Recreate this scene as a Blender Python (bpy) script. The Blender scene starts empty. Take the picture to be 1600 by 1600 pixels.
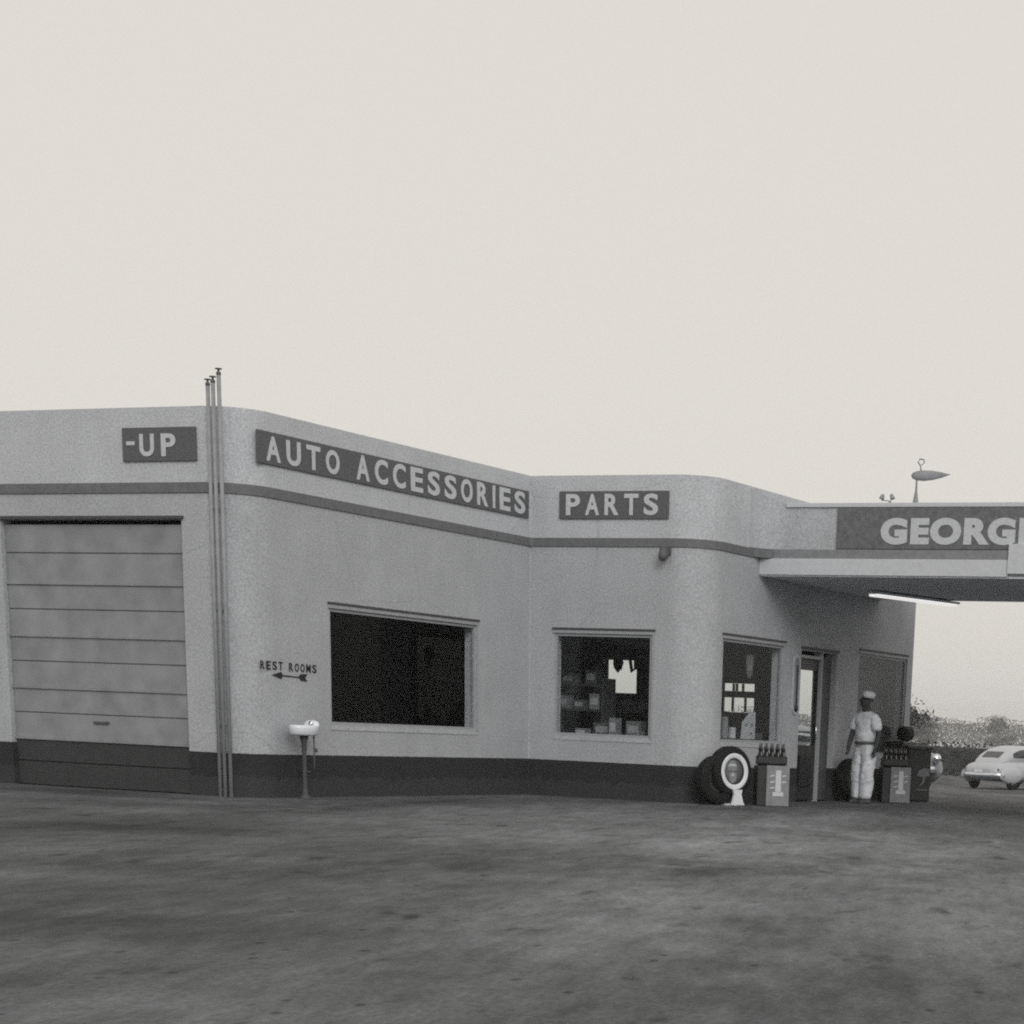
import bpy, bmesh, math, random
from mathutils import Vector, Matrix, noise as mnoise
R = math.radians
random.seed(7)
sc = bpy.context.scene
COL = sc.collection

# ---------------------------------------------------------------- camera, sky, sun, exposure
cam_d = bpy.data.cameras.new('camera'); cam = bpy.data.objects.new('camera', cam_d); COL.objects.link(cam)
fwd = Vector((-0.38812, 0.87828, -0.27926)); right = Vector((0.90903, 0.41471, 0.04090))
fwd.normalize(); right = (right - fwd*right.dot(fwd)).normalized(); up = right.cross(fwd)
cam.matrix_world = Matrix(((right.x, up.x, -fwd.x, 17.987), (right.y, up.y, -fwd.y, -29.978),
                           (right.z, up.z, -fwd.z, 1.054), (0, 0, 0, 1)))
cam_d.sensor_width = 36; cam_d.lens = 3311.69/1600*36
cam_d.shift_x = -416.15/1600; cam_d.shift_y = 1313.85/1600
cam_d.clip_start = .1; cam_d.clip_end = 5000
sc.camera = cam

SUN_EL, SUN_AZ = 27, -48            # azimuth measured from +X towards +Y
w = bpy.data.worlds.new('World'); sc.world = w; w.use_nodes = True
nt = w.node_tree; nt.nodes.clear()
sky = nt.nodes.new('ShaderNodeTexSky'); sky.sky_type = 'NISHITA'; sky.sun_disc = False
sky.sun_elevation = R(SUN_EL); sky.sun_rotation = R(90-SUN_AZ); sky.dust_density = 4
bw = nt.nodes.new('ShaderNodeRGBToBW')
mx = nt.nodes.new('ShaderNodeMix'); mx.data_type = 'RGBA'
mx.inputs[0].default_value = .90                      # mostly an even overcast veil over the clear sky
mx.inputs[7].default_value = (7.95, 7.60, 7.10, 1)
bg = nt.nodes.new('ShaderNodeBackground'); bg.inputs[1].default_value = .10
wo = nt.nodes.new('ShaderNodeOutputWorld')
nt.links.new(sky.outputs[0], bw.inputs[0]); nt.links.new(bw.outputs[0], mx.inputs[6])
nt.links.new(mx.outputs[2], bg.inputs[0]); nt.links.new(bg.outputs[0], wo.inputs[0])

sun_d = bpy.data.lights.new('sun', 'SUN'); sun = bpy.data.objects.new('sun', sun_d); COL.objects.link(sun)
sun_d.energy = 1.1; sun_d.angle = R(26); sun_d.color = (1, .985, .96)
sv = Vector((math.cos(R(SUN_EL))*math.cos(R(SUN_AZ)), math.cos(R(SUN_EL))*math.sin(R(SUN_AZ)), math.sin(R(SUN_EL))))
sun.rotation_euler = sv.to_track_quat('Z', 'Y').to_euler()

sc.view_settings.view_transform = 'Standard'; sc.view_settings.look = 'None'
sc.view_settings.exposure = 0; sc.view_settings.gamma = 1
sc.render.engine = 'CYCLES'
sc.cycles.use_denoising = False      # the sampling noise stands in for film grain
sc.cycles.max_bounces = 8; sc.cycles.transparent_max_bounces = 16
sc.cycles.filter_width = 2.0
sc.render.resolution_x = sc.render.resolution_y = 1024

# ---------------------------------------------------------------- materials
def G(v): return (v*.955, v*.99, v*1.045, 1)
def mat(name, v, rough=.7, noise=0, scale=20, bump=0, bscale=80, spec=.3, metal=0, detail=4):
    m = bpy.data.materials.new(name); m.use_nodes = True
    n = m.node_tree; b = n.nodes['Principled BSDF']
    b.inputs['Base Color'].default_value = G(v); b.inputs['Roughness'].default_value = rough
    b.inputs['Specular IOR Level'].default_value = spec; b.inputs['Metallic'].default_value = metal
    tc = n.nodes.new('ShaderNodeTexCoord')
    if noise:
        a = n.nodes.new('ShaderNodeTexNoise'); a.inputs['Scale'].default_value = scale; a.inputs['Detail'].default_value = detail
        r = n.nodes.new('ShaderNodeValToRGB')
        r.color_ramp.elements[0].position = .3; r.color_ramp.elements[1].position = .7
        r.color_ramp.elements[0].color = G(v*(1-noise)); r.color_ramp.elements[1].color = G(v*(1+noise))
        n.links.new(tc.outputs['Object'], a.inputs[0]); n.links.new(a.outputs[0], r.inputs[0]); n.links.new(r.outputs[0], b.inputs['Base Color'])
    if bump:
        c = n.nodes.new('ShaderNodeTexNoise'); c.inputs['Scale'].default_value = bscale; c.inputs['Detail'].default_value = 6
        bp = n.nodes.new('ShaderNodeBump'); bp.inputs['Strength'].default_value = bump; bp.inputs['Distance'].default_value = .02
        n.links.new(tc.outputs['Object'], c.inputs[0]); n.links.new(c.outputs[0], bp.inputs['Height']); n.links.new(bp.outputs[0], b.inputs['Normal'])
    return m

def node_math(n, op, a, b=None, clamp=False):
    x = n.nodes.new('ShaderNodeMath'); x.operation = op; x.use_clamp = clamp
    for i, q in enumerate((a, b)):
        if q is None: continue
        if isinstance(q, (int, float)): x.inputs[i].default_value = q
        else: n.links.new(q, x.inputs[i])
    return x.outputs[0]
def mixc(n, f, a, b, blend='MIX'):
    x = n.nodes.new('ShaderNodeMix'); x.data_type = 'RGBA'; x.blend_type = blend
    for i, q in ((0, f), (6, a), (7, b)):
        if isinstance(q, (int, float)): x.inputs[i].default_value = q
        elif isinstance(q, tuple): x.inputs[i].default_value = q
        else: n.links.new(q, x.inputs[i])
    return x.outputs[2]
def noise_tex(n, vec, scale, detail=4, rough=.5, stretch=None):
    if stretch:
        mp = n.nodes.new('ShaderNodeMapping'); mp.inputs['Scale'].default_value = stretch[:3]
        if len(stretch) > 3: mp.inputs['Rotation'].default_value = (0, 0, stretch[3])
        n.links.new(vec, mp.inputs[0]); vec = mp.outputs[0]
    t = n.nodes.new('ShaderNodeTexNoise'); t.inputs['Scale'].default_value = scale
    t.inputs['Detail'].default_value = detail; t.inputs['Roughness'].default_value = rough
    n.links.new(vec, t.inputs[0]); return t.outputs[0]
def ramp(n, fac, stops):
    r = n.nodes.new('ShaderNodeValToRGB'); el = r.color_ramp.elements
    while len(el) < len(stops): el.new(.5)
    for e, (p, v) in zip(el, stops): e.position = p; e.color = (v, v, v, 1) if not isinstance(v, tuple) else v
    n.links.new(fac, r.inputs[0]); return r.outputs[0]

def stucco_material(name, v, dado):
    # sand-finished render, painted dark below the dado line; grime and hairline patches of its own
    m = bpy.data.materials.new(name); m.use_nodes = True
    n = m.node_tree; b = n.nodes['Principled BSDF']; b.inputs['Roughness'].default_value = .9; b.inputs['Specular IOR Level'].default_value = .2
    tc = n.nodes.new('ShaderNodeTexCoord'); o = tc.outputs['Object']
    sx = n.nodes.new('ShaderNodeSeparateXYZ'); n.links.new(o, sx.inputs[0])
    fine = ramp(n, noise_tex(n, o, 34, 4, .75), ((.30, .72), (.70, 1.28)))
    mid = ramp(n, noise_tex(n, o, 1.6, 5, .6), ((.3, .93), (.7, 1.06)))
    drip = ramp(n, noise_tex(n, o, 2.2, 4, .6, (3.2, 3.2, .35)), ((.3, .98), (.7, 1.02)))
    if dado:
        edge = node_math(n, 'MULTIPLY', node_math(n, 'SUBTRACT', noise_tex(n, o, 9, 3), .5), .012)
        f = node_math(n, 'GREATER_THAN', node_math(n, 'ADD', sx.outputs[2], edge), .55)
        base = mixc(n, f, G(.034), G(v))
        base = mixc(n, node_math(n, 'GREATER_THAN', sx.outputs[2], 3.75), base, G(v*1.22))    # frieze above the band: lighter paint, with veiling glare put into the colour
    else:
        base = mixc(n, 0.0, G(v), G(v))
    c = mixc(n, 1.0, base, fine, 'MULTIPLY'); c = mixc(n, 1.0, c, mid, 'MULTIPLY'); c = mixc(n, 1.0, c, drip, 'MULTIPLY')
    runs = ramp(n, noise_tex(n, o, 3.5, 5, .7, (5, 5, .10)), ((.60, 1.0), (.80, .90)))
    c = mixc(n, 1.0, c, runs, 'MULTIPLY')
    hair = n.nodes.new('ShaderNodeTexVoronoi'); hair.feature = 'DISTANCE_TO_EDGE'; hair.inputs['Scale'].default_value = .45
    wob = n.nodes.new('ShaderNodeMix'); wob.data_type = 'VECTOR'; wob.inputs[0].default_value = .12
    nz = n.nodes.new('ShaderNodeTexNoise'); nz.inputs['Scale'].default_value = 2.5; nz.inputs['Detail'].default_value = 5; n.links.new(o, nz.inputs[0])
    n.links.new(o, wob.inputs[4]); n.links.new(nz.outputs[1], wob.inputs[5]); n.links.new(wob.outputs[1], hair.inputs[0])
    crack = node_math(n, 'MULTIPLY', node_math(n, 'LESS_THAN', hair.outputs[0], .0035), node_math(n, 'GREATER_THAN', noise_tex(n, o, .5, 2), .52))
    c = mixc(n, node_math(n, 'MULTIPLY', crack, .14), c, G(.10))
    if dado:
        spl = node_math(n, 'MULTIPLY', node_math(n, 'LESS_THAN', sx.outputs[2], node_math(n, 'ADD', .10, node_math(n, 'MULTIPLY', noise_tex(n, o, 5, 5, .7), .30))), .28)
        c = mixc(n, spl, c, G(.085))
    n.links.new(c, b.inputs['Base Color'])
    bp = n.nodes.new('ShaderNodeBump'); bp.inputs['Strength'].default_value = .45; bp.inputs['Distance'].default_value = .012
    n.links.new(noise_tex(n, o, 65, 5, .65), bp.inputs['Height']); n.links.new(bp.outputs[0], b.inputs['Normal'])
    return m

def ground_material(name, v, oil):
    m = bpy.data.materials.new(name); m.use_nodes = True
    n = m.node_tree; b = n.nodes['Principled BSDF']; b.inputs['Specular IOR Level'].default_value = .15
    b.inputs['Roughness'].default_value = .9
    tc = n.nodes.new('ShaderNodeTexCoord'); o = tc.outputs['Object']
    def drag(k):
        # stretched along the way the cars drive through the yard
        m_ = n.nodes.new('ShaderNodeMapping'); m_.vector_type = 'TEXTURE'
        m_.inputs['Scale'].default_value = (1, k, 1); m_.inputs['Rotation'].default_value = (0, 0, R(20)); n.links.new(o, m_.inputs[0]); return m_.outputs[0]
    d5, d3, d2 = drag(4.5), drag(3.), drag(2.2)
    big = ramp(n, noise_tex(n, d3, .28, 5, .55), ((.30, .66), (.50, .98), (.72, 1.45)))
    mid = ramp(n, noise_tex(n, d5, 1.3, 6, .60), ((.28, .76), (.72, 1.24)))
    sml = ramp(n, noise_tex(n, d5, 7, 6, .65), ((.3, .72), (.7, 1.28)))
    grain = ramp(n, noise_tex(n, d2, 32, 4, .75), ((.3, .72), (.7, 1.28)))
    c = mixc(n, 1.0, G(v), big, 'MULTIPLY')
    for q in (mid, sml, grain): c = mixc(n, 1.0, c, q, 'MULTIPLY')
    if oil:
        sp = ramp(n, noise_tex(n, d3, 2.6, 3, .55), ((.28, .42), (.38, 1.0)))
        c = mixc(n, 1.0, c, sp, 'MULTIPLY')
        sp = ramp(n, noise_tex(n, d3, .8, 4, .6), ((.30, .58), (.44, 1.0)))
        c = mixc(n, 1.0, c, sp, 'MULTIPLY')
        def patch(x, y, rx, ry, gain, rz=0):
            # ragged stains and dusting, plus contact shade painted along the walls
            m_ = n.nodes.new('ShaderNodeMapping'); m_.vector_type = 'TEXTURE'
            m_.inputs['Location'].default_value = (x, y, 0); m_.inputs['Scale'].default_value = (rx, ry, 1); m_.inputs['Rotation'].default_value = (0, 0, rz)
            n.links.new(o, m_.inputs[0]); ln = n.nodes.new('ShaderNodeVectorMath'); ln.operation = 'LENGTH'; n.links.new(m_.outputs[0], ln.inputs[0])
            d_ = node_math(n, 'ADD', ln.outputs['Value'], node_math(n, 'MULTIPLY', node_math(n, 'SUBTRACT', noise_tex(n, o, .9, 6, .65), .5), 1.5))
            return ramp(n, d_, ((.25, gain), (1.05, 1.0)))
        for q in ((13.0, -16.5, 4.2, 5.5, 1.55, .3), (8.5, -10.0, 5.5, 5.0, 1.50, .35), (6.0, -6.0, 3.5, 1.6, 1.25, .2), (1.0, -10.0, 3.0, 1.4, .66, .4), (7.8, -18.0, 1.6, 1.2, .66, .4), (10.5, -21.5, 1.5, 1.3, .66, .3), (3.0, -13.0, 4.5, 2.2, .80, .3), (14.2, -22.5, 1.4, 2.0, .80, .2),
                  (9.2, -20.2, 1.8, 1.6, .72, .4), (4.2, -14.2, 2.2, 1.3, .58, .4), (5.5, 4.0, 3.2, 6.5, .62, 0), (1.4, -4.0, 1.5, 6, .58, 0), (-2.0, -8.2, 4.5, 1.0, .62, 0), (4.2, -1.2, 2.6, 1.3, .72, 0)):  # the wide ones along the building: contact shade put into the ground colour
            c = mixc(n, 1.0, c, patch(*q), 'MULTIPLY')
        vo = n.nodes.new('ShaderNodeTexVoronoi'); vo.inputs['Scale'].default_value = 4.5; n.links.new(d2, vo.inputs[0])
        c = mixc(n, 1.0, c, ramp(n, vo.outputs['Distance'], ((.05, .45), (.13, 1.0))), 'MULTIPLY')      # dark pebbles and drips
    n.links.new(c, b.inputs['Base Color'])
    bp = n.nodes.new('ShaderNodeBump'); bp.inputs['Strength'].default_value = .6; bp.inputs['Distance'].default_value = .03
    n.links.new(noise_tex(n, o, 22, 6, .75), bp.inputs['Height']); n.links.new(bp.outputs[0], b.inputs['Normal'])
    return m

def glass_material(name, refl, dust=0.0, dustv=.3, rough=.03):
    m = bpy.data.materials.new(name); m.use_nodes = True
    n = m.node_tree; n.nodes.clear()
    tr = n.nodes.new('ShaderNodeBsdfTransparent'); tr.inputs[0].default_value = (.95, .96, .96, 1)
    gl = n.nodes.new('ShaderNodeBsdfGlossy'); gl.inputs['Roughness'].default_value = rough; gl.inputs[0].default_value = (.9, .93, .96, 1)
    df = n.nodes.new('ShaderNodeBsdfDiffuse'); df.inputs[0].default_value = G(dustv)
    s1 = n.nodes.new('ShaderNodeMixShader'); s1.inputs[0].default_value = refl
    s2 = n.nodes.new('ShaderNodeMixShader'); o = n.nodes.new('ShaderNodeOutputMaterial')
    tc = n.nodes.new('ShaderNodeTexCoord')
    f = ramp(n, noise_tex(n, tc.outputs['Object'], 1.7, 5, .65), ((.3, dust*.5), (.75, dust*1.6)))
    n.links.new(f, s2.inputs[0])
    n.links.new(tr.outputs[0], s1.inputs[1]); n.links.new(gl.outputs[0], s1.inputs[2])
    n.links.new(s1.outputs[0], s2.inputs[1]); n.links.new(df.outputs[0], s2.inputs[2]); n.links.new(s2.outputs[0], o.inputs[0])
    return m

M = {}
M['stucco'] = stucco_material('stucco', .43, True)
M['stucco_plain'] = stucco_material('stucco_plain', .46, False)
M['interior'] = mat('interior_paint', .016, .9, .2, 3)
M['band'] = mat('band_paint', .155, .75, .12, 12, .15, 60)
M['trim'] = mat('trim_paint', .36, .6, .08, 15)
M['fascia'] = mat('fascia_paint', .58, .6, .06, 15)
M['soffit'] = mat('soffit_paint', .78, .8, .08, 4)
M['tube'] = mat('lamp_tube', .8, .4)
M['tube'].node_tree.nodes['Principled BSDF'].inputs['Emission Color'].default_value = (1, .98, .95, 1)
M['tube'].node_tree.nodes['Principled BSDF'].inputs['Emission Strength'].default_value = .7
M['dark_trim'] = mat('dark_trim', .07, .6, .1, 15)
M['board'] = mat('sign_board', .115, .75, .16, 30, .1, 60)
M['board_light'] = mat('sign_board_glare', .15, .75, .2, 14, .1, 60)  # paler copy of the board, veiling glare put into its colour
M['letter'] = mat('letter_white', .56, .75, .10, 25)
M['black'] = mat('black_paint', .02, .6, .2, 30)
M['door'] = mat('door_paint', .27, .6, .16, 3, .12, 9, detail=8)
M['door_base'] = mat('door_base_paint', .045, .6, .1, 8)
M['pipe'] = mat('galvanised_pipe', .30, .5, .1, 12)
M['porcelain'] = mat('porcelain', .78, .22, .04, 6, spec=.5)
M['iron'] = mat('painted_iron', .10, .5, .15, 12)
M['rubber'] = mat('rubber', .012, .75, .2, 20, .2, 60, spec=.2)
M['whitewall'] = mat('whitewall', .72, .6, .05, 20)
M['insert'] = mat('insert_card', .13, .7, .1, 20)
M['pale'] = mat('pale_card', .48, .7, .1, 25)
M['mid'] = mat('mid_grey', .23, .7, .15, 25)
M['placard'] = mat('placard_grey', .24, .6, .15, 12)
M['placard_mark'] = mat('placard_mark', .58, .6, .08, 30)
M['steel'] = mat('dark_steel', .022, .45, .2, 8, spec=.4)
M['bottle'] = mat('oil_bottle_glass', .012, .15, .2, 8, spec=.5)
M['cloth'] = mat('white_cotton', .80, .9, .10, 14, .35, 14)
M['trousers'] = mat('pale_cotton', .72, .9, .14, 9, .5, 10)
M['skin'] = mat('skin', .055, .6, .1, 20)
M['shoe'] = mat('shoe_leather', .06, .5, .1, 20)
M['car'] = mat('pale_car_paint', .48, .28, .03, 3, spec=.5)
M['car_warm'] = mat('worn_car_paint', .30, .35, .05, 4, spec=.5)
M['chrome'] = mat('chrome', .75, .18, .03, 5, metal=1)
M['car_glass'] = mat('car_window_glass', .03, .08, .1, 3, spec=.6)
M['lamp_white'] = mat('enamel_white', .72, .35, .03, 8)
M['roof'] = mat('roof_felt', .10, .95, .25, 6)
M['vane'] = mat('weathered_metal', .26, .6, .15, 9)
M['leaf_far'] = mat('leaf_far', .11, .95, .2, .3, spec=.05)
M['leaf'] = mat('leaf', .06, .9, .5, 1.5)
M['bark'] = mat('bark', .08, .9, .3, 12)
M['hedge_leaf'] = mat('hedge_leaf', .05, .9, .5, 1.2)
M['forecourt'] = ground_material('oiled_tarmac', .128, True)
M['ground'] = ground_material('dry_field', .24, False)
M['glass_dark'] = glass_material('glass_clean', .007, .002, .3)
M['glass'] = glass_material('glass', .02, .012, .3)
M['glass_dusty'] = glass_material('glass_dusty', .06, .13, .20, .12)

# ---------------------------------------------------------------- mesh helpers
class MB:
    def __init__(s): s.bm = bmesh.new(); s.mi = 0
    def face(s, vs, smooth=False):
        try: f = s.bm.faces.new([s.bm.verts.new(v) for v in vs])
        except ValueError: return
        f.material_index = s.mi; f.smooth = smooth
    def box(s, x0, x1, y0, y1, z0, z1, bev=0, xf=None):
        r = bmesh.ops.create_cube(s.bm, size=1)
        vs = r['verts']
        for v in vs: v.co = Vector(((x0+x1)/2+v.co.x*(x1-x0), (y0+y1)/2+v.co.y*(y1-y0), (z0+z1)/2+v.co.z*(z1-z0)))
        fs = list({f for v in vs for f in v.link_faces})
        if bev:
            es = list({e for v in vs for e in v.link_edges})
            r = bmesh.ops.bevel(s.bm, geom=es, offset=bev, segments=2, affect='EDGES', profile=.5)
            fs = r['faces']; vs = list({v for f in fs for v in f.verts})
            allf = {f for v in vs for f in v.link_faces}; fs = list(allf); vs = list({v for f in fs for v in f.verts})
        for f in fs: f.material_index = s.mi
        if xf is not None:
            for v in vs: v.co = xf @ v.co
        return s
    def grid(s, rings, closed=True, caps=False, smooth=True, flip=False):
        vr = [[s.bm.verts.new(p) for p in ring] for ring in rings]
        n = len(vr[0])
        for a, b in zip(vr[:-1], vr[1:]):
            for i in range(n if closed else n-1):
                j = (i+1) % n
                q = [a[i], a[j], b[j], b[i]]
                if flip: q.reverse()
                f = s.bm.faces.new(q); f.material_index = s.mi; f.smooth = smooth
        if caps:
            for ring, rev in ((vr[0], True), (vr[-1], False)):
                q = list(ring)
                if rev != flip: q.reverse()
                f = s.bm.faces.new(q); f.material_index = s.mi
        return s
    def tube(s, pts, r, n=10, caps=True):
        pts = [Vector(p) for p in pts]; rings = []
        rs = r if isinstance(r, (list, tuple)) else [r]*len(pts)
        for i, p in enumerate(pts):
            d = (pts[min(i+1, len(pts)-1)]-pts[max(i-1, 0)]).normalized()
            a = d.cross(Vector((0, 0, 1)) if abs(d.z) < .9 else Vector((1, 0, 0))).normalized(); b = d.cross(a)
            rings.append([p+(a*math.cos(t)+b*math.sin(t))*rs[i] for t in (2*math.pi*k/n for k in range(n))])
        return s.grid(rings, caps=caps, flip=True)
    def lathe(s, prof, n=24, xf=None, caps=False):
        rings = []
        for r, z in prof:
            ring = [Vector((r*math.cos(2*math.pi*k/n), r*math.sin(2*math.pi*k/n), z)) for k in range(n)]
            rings.append([xf @ p for p in ring] if xf is not None else ring)
        return s.grid(rings, caps=caps)
    def prism(s, poly, t, xf=None):
        # poly in local (x, y), extruded 0..t along z
        lo = [Vector((x, y, 0)) for x, y in poly]; hi = [Vector((x, y, t)) for x, y in poly]
        if xf is not None: lo = [xf @ p for p in lo]; hi = [xf @ p for p in hi]
        return s.grid([lo, hi], caps=True, smooth=False)
    def build(s, name, mats, parent=None, loc=None, clean=False):
        if clean: bmesh.ops.remove_doubles(s.bm, verts=s.bm.verts, dist=1e-5)
        bmesh.ops.recalc_face_normals(s.bm, faces=s.bm.faces) if clean else None
        me = bpy.data.meshes.new(name); s.bm.to_mesh(me); s.bm.free()
        for m in (mats if isinstance(mats, (list, tuple)) else [mats]): me.materials.append(m)
        o = bpy.data.objects.new(name, me); COL.objects.link(o)
        if parent: o.parent = parent
        if loc: o.location = loc
        return o
def tag(o, label=None, cat=None, group=None, kind=None):
    if label: o['label'] = label
    if cat: o['category'] = cat
    if group: o['group'] = group
    if kind: o['kind'] = kind
    return o
def thing(name, label, cat, loc=(0, 0, 0), rz=0, group=None):
    o = bpy.data.objects.new(name, None); COL.objects.link(o); o.empty_display_size = .2
    o.location = loc; o.rotation_euler = (0, 0, rz)
    return tag(o, label, cat, group)
def dup(root, loc, rz, label=None):
    r = root.copy(); COL.objects.link(r); r.location = loc; r.rotation_euler = (0, 0, rz)
    if label: r['label'] = label
    for ch in list(root.children):
        c = ch.copy(); COL.objects.link(c); c.parent = r
        for g in list(ch.children):
            d = g.copy(); COL.objects.link(d); d.parent = c
    return r
def frame(origin, ex, ey):
    ex = Vector(ex).normalized(); ey = Vector(ey).normalized(); ez = ex.cross(ey)
    return Matrix(((ex.x, ey.x, ez.x, origin[0]), (ex.y, ey.y, ez.y, origin[1]), (ex.z, ey.z, ez.z, origin[2]), (0, 0, 0, 1)))

def lettering(name, txt, material, parent, u0, u1, v0, v1, xf, bold=.02, depth=.006, spacing=1.1):
    # text laid in local (u, v) box, then moved by xf onto its board; raised by depth
    cu = bpy.data.curves.new('lettering', 'FONT'); cu.body = txt; cu.size = 1; cu.offset = bold; cu.space_character = spacing
    cu.resolution_u = 6; cu.extrude = .01
    t = bpy.data.objects.new('lettering_tmp', cu); COL.objects.link(t)
    dg = bpy.context.evaluated_depsgraph_get()
    me = bpy.data.meshes.new_from_object(t.evaluated_get(dg)); bpy.data.objects.remove(t); bpy.data.curves.remove(cu)
    xs = [v.co.x for v in me.vertices]; ys = [v.co.y for v in me.vertices]; zs = [v.co.z for v in me.vertices]
    ax, bx, ay, by, az, bz = min(xs), max(xs), min(ys), max(ys), min(zs), max(zs)
    for v in me.vertices:
        p = Vector((u0+(v.co.x-ax)/(bx-ax)*(u1-u0), v0+(v.co.y-ay)/(by-ay)*(v1-v0), (v.co.z-az)/(bz-az)*depth))
        v.co = xf @ p
    me.materials.clear(); me.materials.append(material)
    o = bpy.data.objects.new(name, me); COL.objects.link(o); o.parent = parent
    return o

def cell_lettering(name, txt, material, parent, u0, u1, v0, v1, xf, bold=.02, depth=.006, gap=.38):
    # hand-painted capitals: every letter the same width (I narrow), evenly spaced, in one raised mesh
    wts = [.22 if c == 'I' else 1.12 if c == 'M' else 1. for c in txt]
    cell = (u1-u0)/(sum(wts)+gap*(len(txt)-1)); u = u0; parts = []
    for c, wt in zip(txt, wts):
        o = lettering('glyph_tmp', c, material, parent, u, u+cell*wt, v0, v1, xf, bold, depth); parts.append(o); u += cell*(wt+gap)
    bm = bmesh.new()
    for o in parts:
        bm.from_mesh(o.data); me_ = o.data; bpy.data.objects.remove(o); bpy.data.meshes.remove(me_)
    me = bpy.data.meshes.new(name); bm.to_mesh(me); bm.free(); me.materials.append(material)
    o = bpy.data.objects.new(name, me); COL.objects.link(o); o.parent = parent
    return o

# ---------------------------------------------------------------- ground
def ground_z(y):
    if y < 13: return 0.
    if y > 45: return -.5
    t = (y-13)/32; return -.5*t*t*(3-2*t)
def ground_sheet(name, xs, ys, dz, material):
    b = MB()
    b.grid([[Vector((x, y, ground_z(y)+dz)) for x in xs] for y in ys], closed=False, flip=True)
    o = b.build(name, material, clean=False)
    for p in o.data.polygons:
        p.use_smooth = True
    return tag(o, kind='structure')
def lin(a, b, n): return [a+(b-a)*i/n for i in range(n+1)]
g = ground_sheet('ground', [-1000, -300, -100, 0, 100, 300, 1000], [-78, -40, 0]+lin(13, 45, 16)+[60, 110, 300, 600, 1240], -.004, M['ground'])
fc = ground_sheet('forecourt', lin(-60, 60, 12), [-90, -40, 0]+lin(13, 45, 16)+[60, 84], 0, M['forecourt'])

# ---------------------------------------------------------------- the service station building
st = thing('service_station', 'pale stucco service station with rounded corners, dark base and a cantilevered canopy', 'service station')
T = .2
def wall_run(b, p0, d, inn, L, z0, z1, holes):
    p0 = Vector((*p0, 0)); d = Vector((*d, 0)); inn = Vector((*inn, 0))
    P = lambda s, z, o: p0+d*s+inn*o+Vector((0, 0, z))
    ss = sorted({0, L, *[h[0] for h in holes], *[h[1] for h in holes]}); zz = sorted({z0, z1, *[h[2] for h in holes], *[h[3] for h in holes]})
    for a, c in zip(ss[:-1], ss[1:]):
        for e, f in zip(zz[:-1], zz[1:]):
            if any(h[0] <= a and c <= h[1] and h[2] <= e and f <= h[3] for h in holes): continue
            b.mi = 0; b.face([P(a, e, 0), P(c, e, 0), P(c, f, 0), P(a, f, 0)])
            b.mi = 1; b.face([P(c, e, T), P(a, e, T), P(a, f, T), P(c, f, T)])
    b.mi = 0
    for h in holes:
        a, c, e, f = h
        b.face([P(a, e, 0), P(a, f, 0), P(a, f, T), P(a, e, T)]); b.face([P(c, f, 0), P(c, e, 0), P(c, e, T), P(c, f, T)])
        b.face([P(a, f, 0), P(c, f, 0), P(c, f, T), P(a, f, T)])
        if e > z0: b.face([P(c, e, 0), P(a, e, 0), P(a, e, T), P(c, e, T)])
    b.face([P(0, z1, 0), P(L, z1, 0), P(L, z1, T), P(0, z1, T)])
def wall_arc(b, c, r, a0, a1, z0, z1, ro, n=14):
    # ro: inner-face radius
    A = [R(a0+(a1-a0)*i/n) for i in range(n+1)]
    def ring(rad, z): return [Vector((c[0]+rad*math.cos(t), c[1]+rad*math.sin(t), z)) for t in A]
    b.mi = 0; b.grid([ring(r, z0), ring(r, z1)], closed=False)
    b.mi = 1; b.grid([ring(ro, z0), ring(ro, z1)], closed=False, flip=True)
    b.mi = 0; b.grid([ring(r, z1), ring(ro, z1)], closed=False, smooth=False)
H = 4.70
GD = (-3.93, -.93, 0, 3.38)                     # garage door
W1 = (-5.19, -1.54, .95, 2.45); W2 = (.45, 2.15, .93, 2.44)
W3 = (.66, 2.90, .93, 2.45); DR = (3.62, 5.12, 0, 2.43); W4 = (6.12, 8.40, .80, 2.50)
REAR = [(.45, 1.75, .80, 2.36), (-.86, -.12, 1.42, 2.03), (-3.43, -2.68, 1.70, 2.40)]
YE = 8.72
b = MB()
wall_run(b, (-10, -7), (1, 0), (0, 1), 9.4, 0, H, [(GD[0]+10, GD[1]+10, 0, GD[3])])
wall_arc(b, (-.6, -6.4), .6, -90, 0, 0, H, .4)
wall_run(b, (0, -6.4), (0, 1), (-1, 0), 6.388, 0, H, [(W1[0]+6.4, W1[1]+6.4, W1[2], W1[3])])
wall_arc(b, (.012, -.012), .012, 180, 90, 0, H, .212, 4)
wall_run(b, (.012, 0), (1, 0), (0, 1), 2.408, 0, H, [(W2[0]-.012, W2[1]-.012, W2[2], W2[3])])
wall_arc(b, (2.42, .6), .6, -90, 0, 0, H, .4)
wall_run(b, (3.02, .6), (0, 1), (-1, 0), YE-.6, 0, H, [(h[0]-.6, h[1]-.6, h[2], h[3]) for h in (W3, DR, W4)])
wall_run(b, (3.02, YE), (-1, 0), (0, -1), 13.02, 0, H, [(3.02-h[1], 3.02-h[0], h[2], h[3]) for h in REAR])
wall_run(b, (-10, YE), (0, -1), (1, 0), YE+7, 0, H, [])
b.build('wall', [M['stucco'], M['interior']], st)

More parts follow.
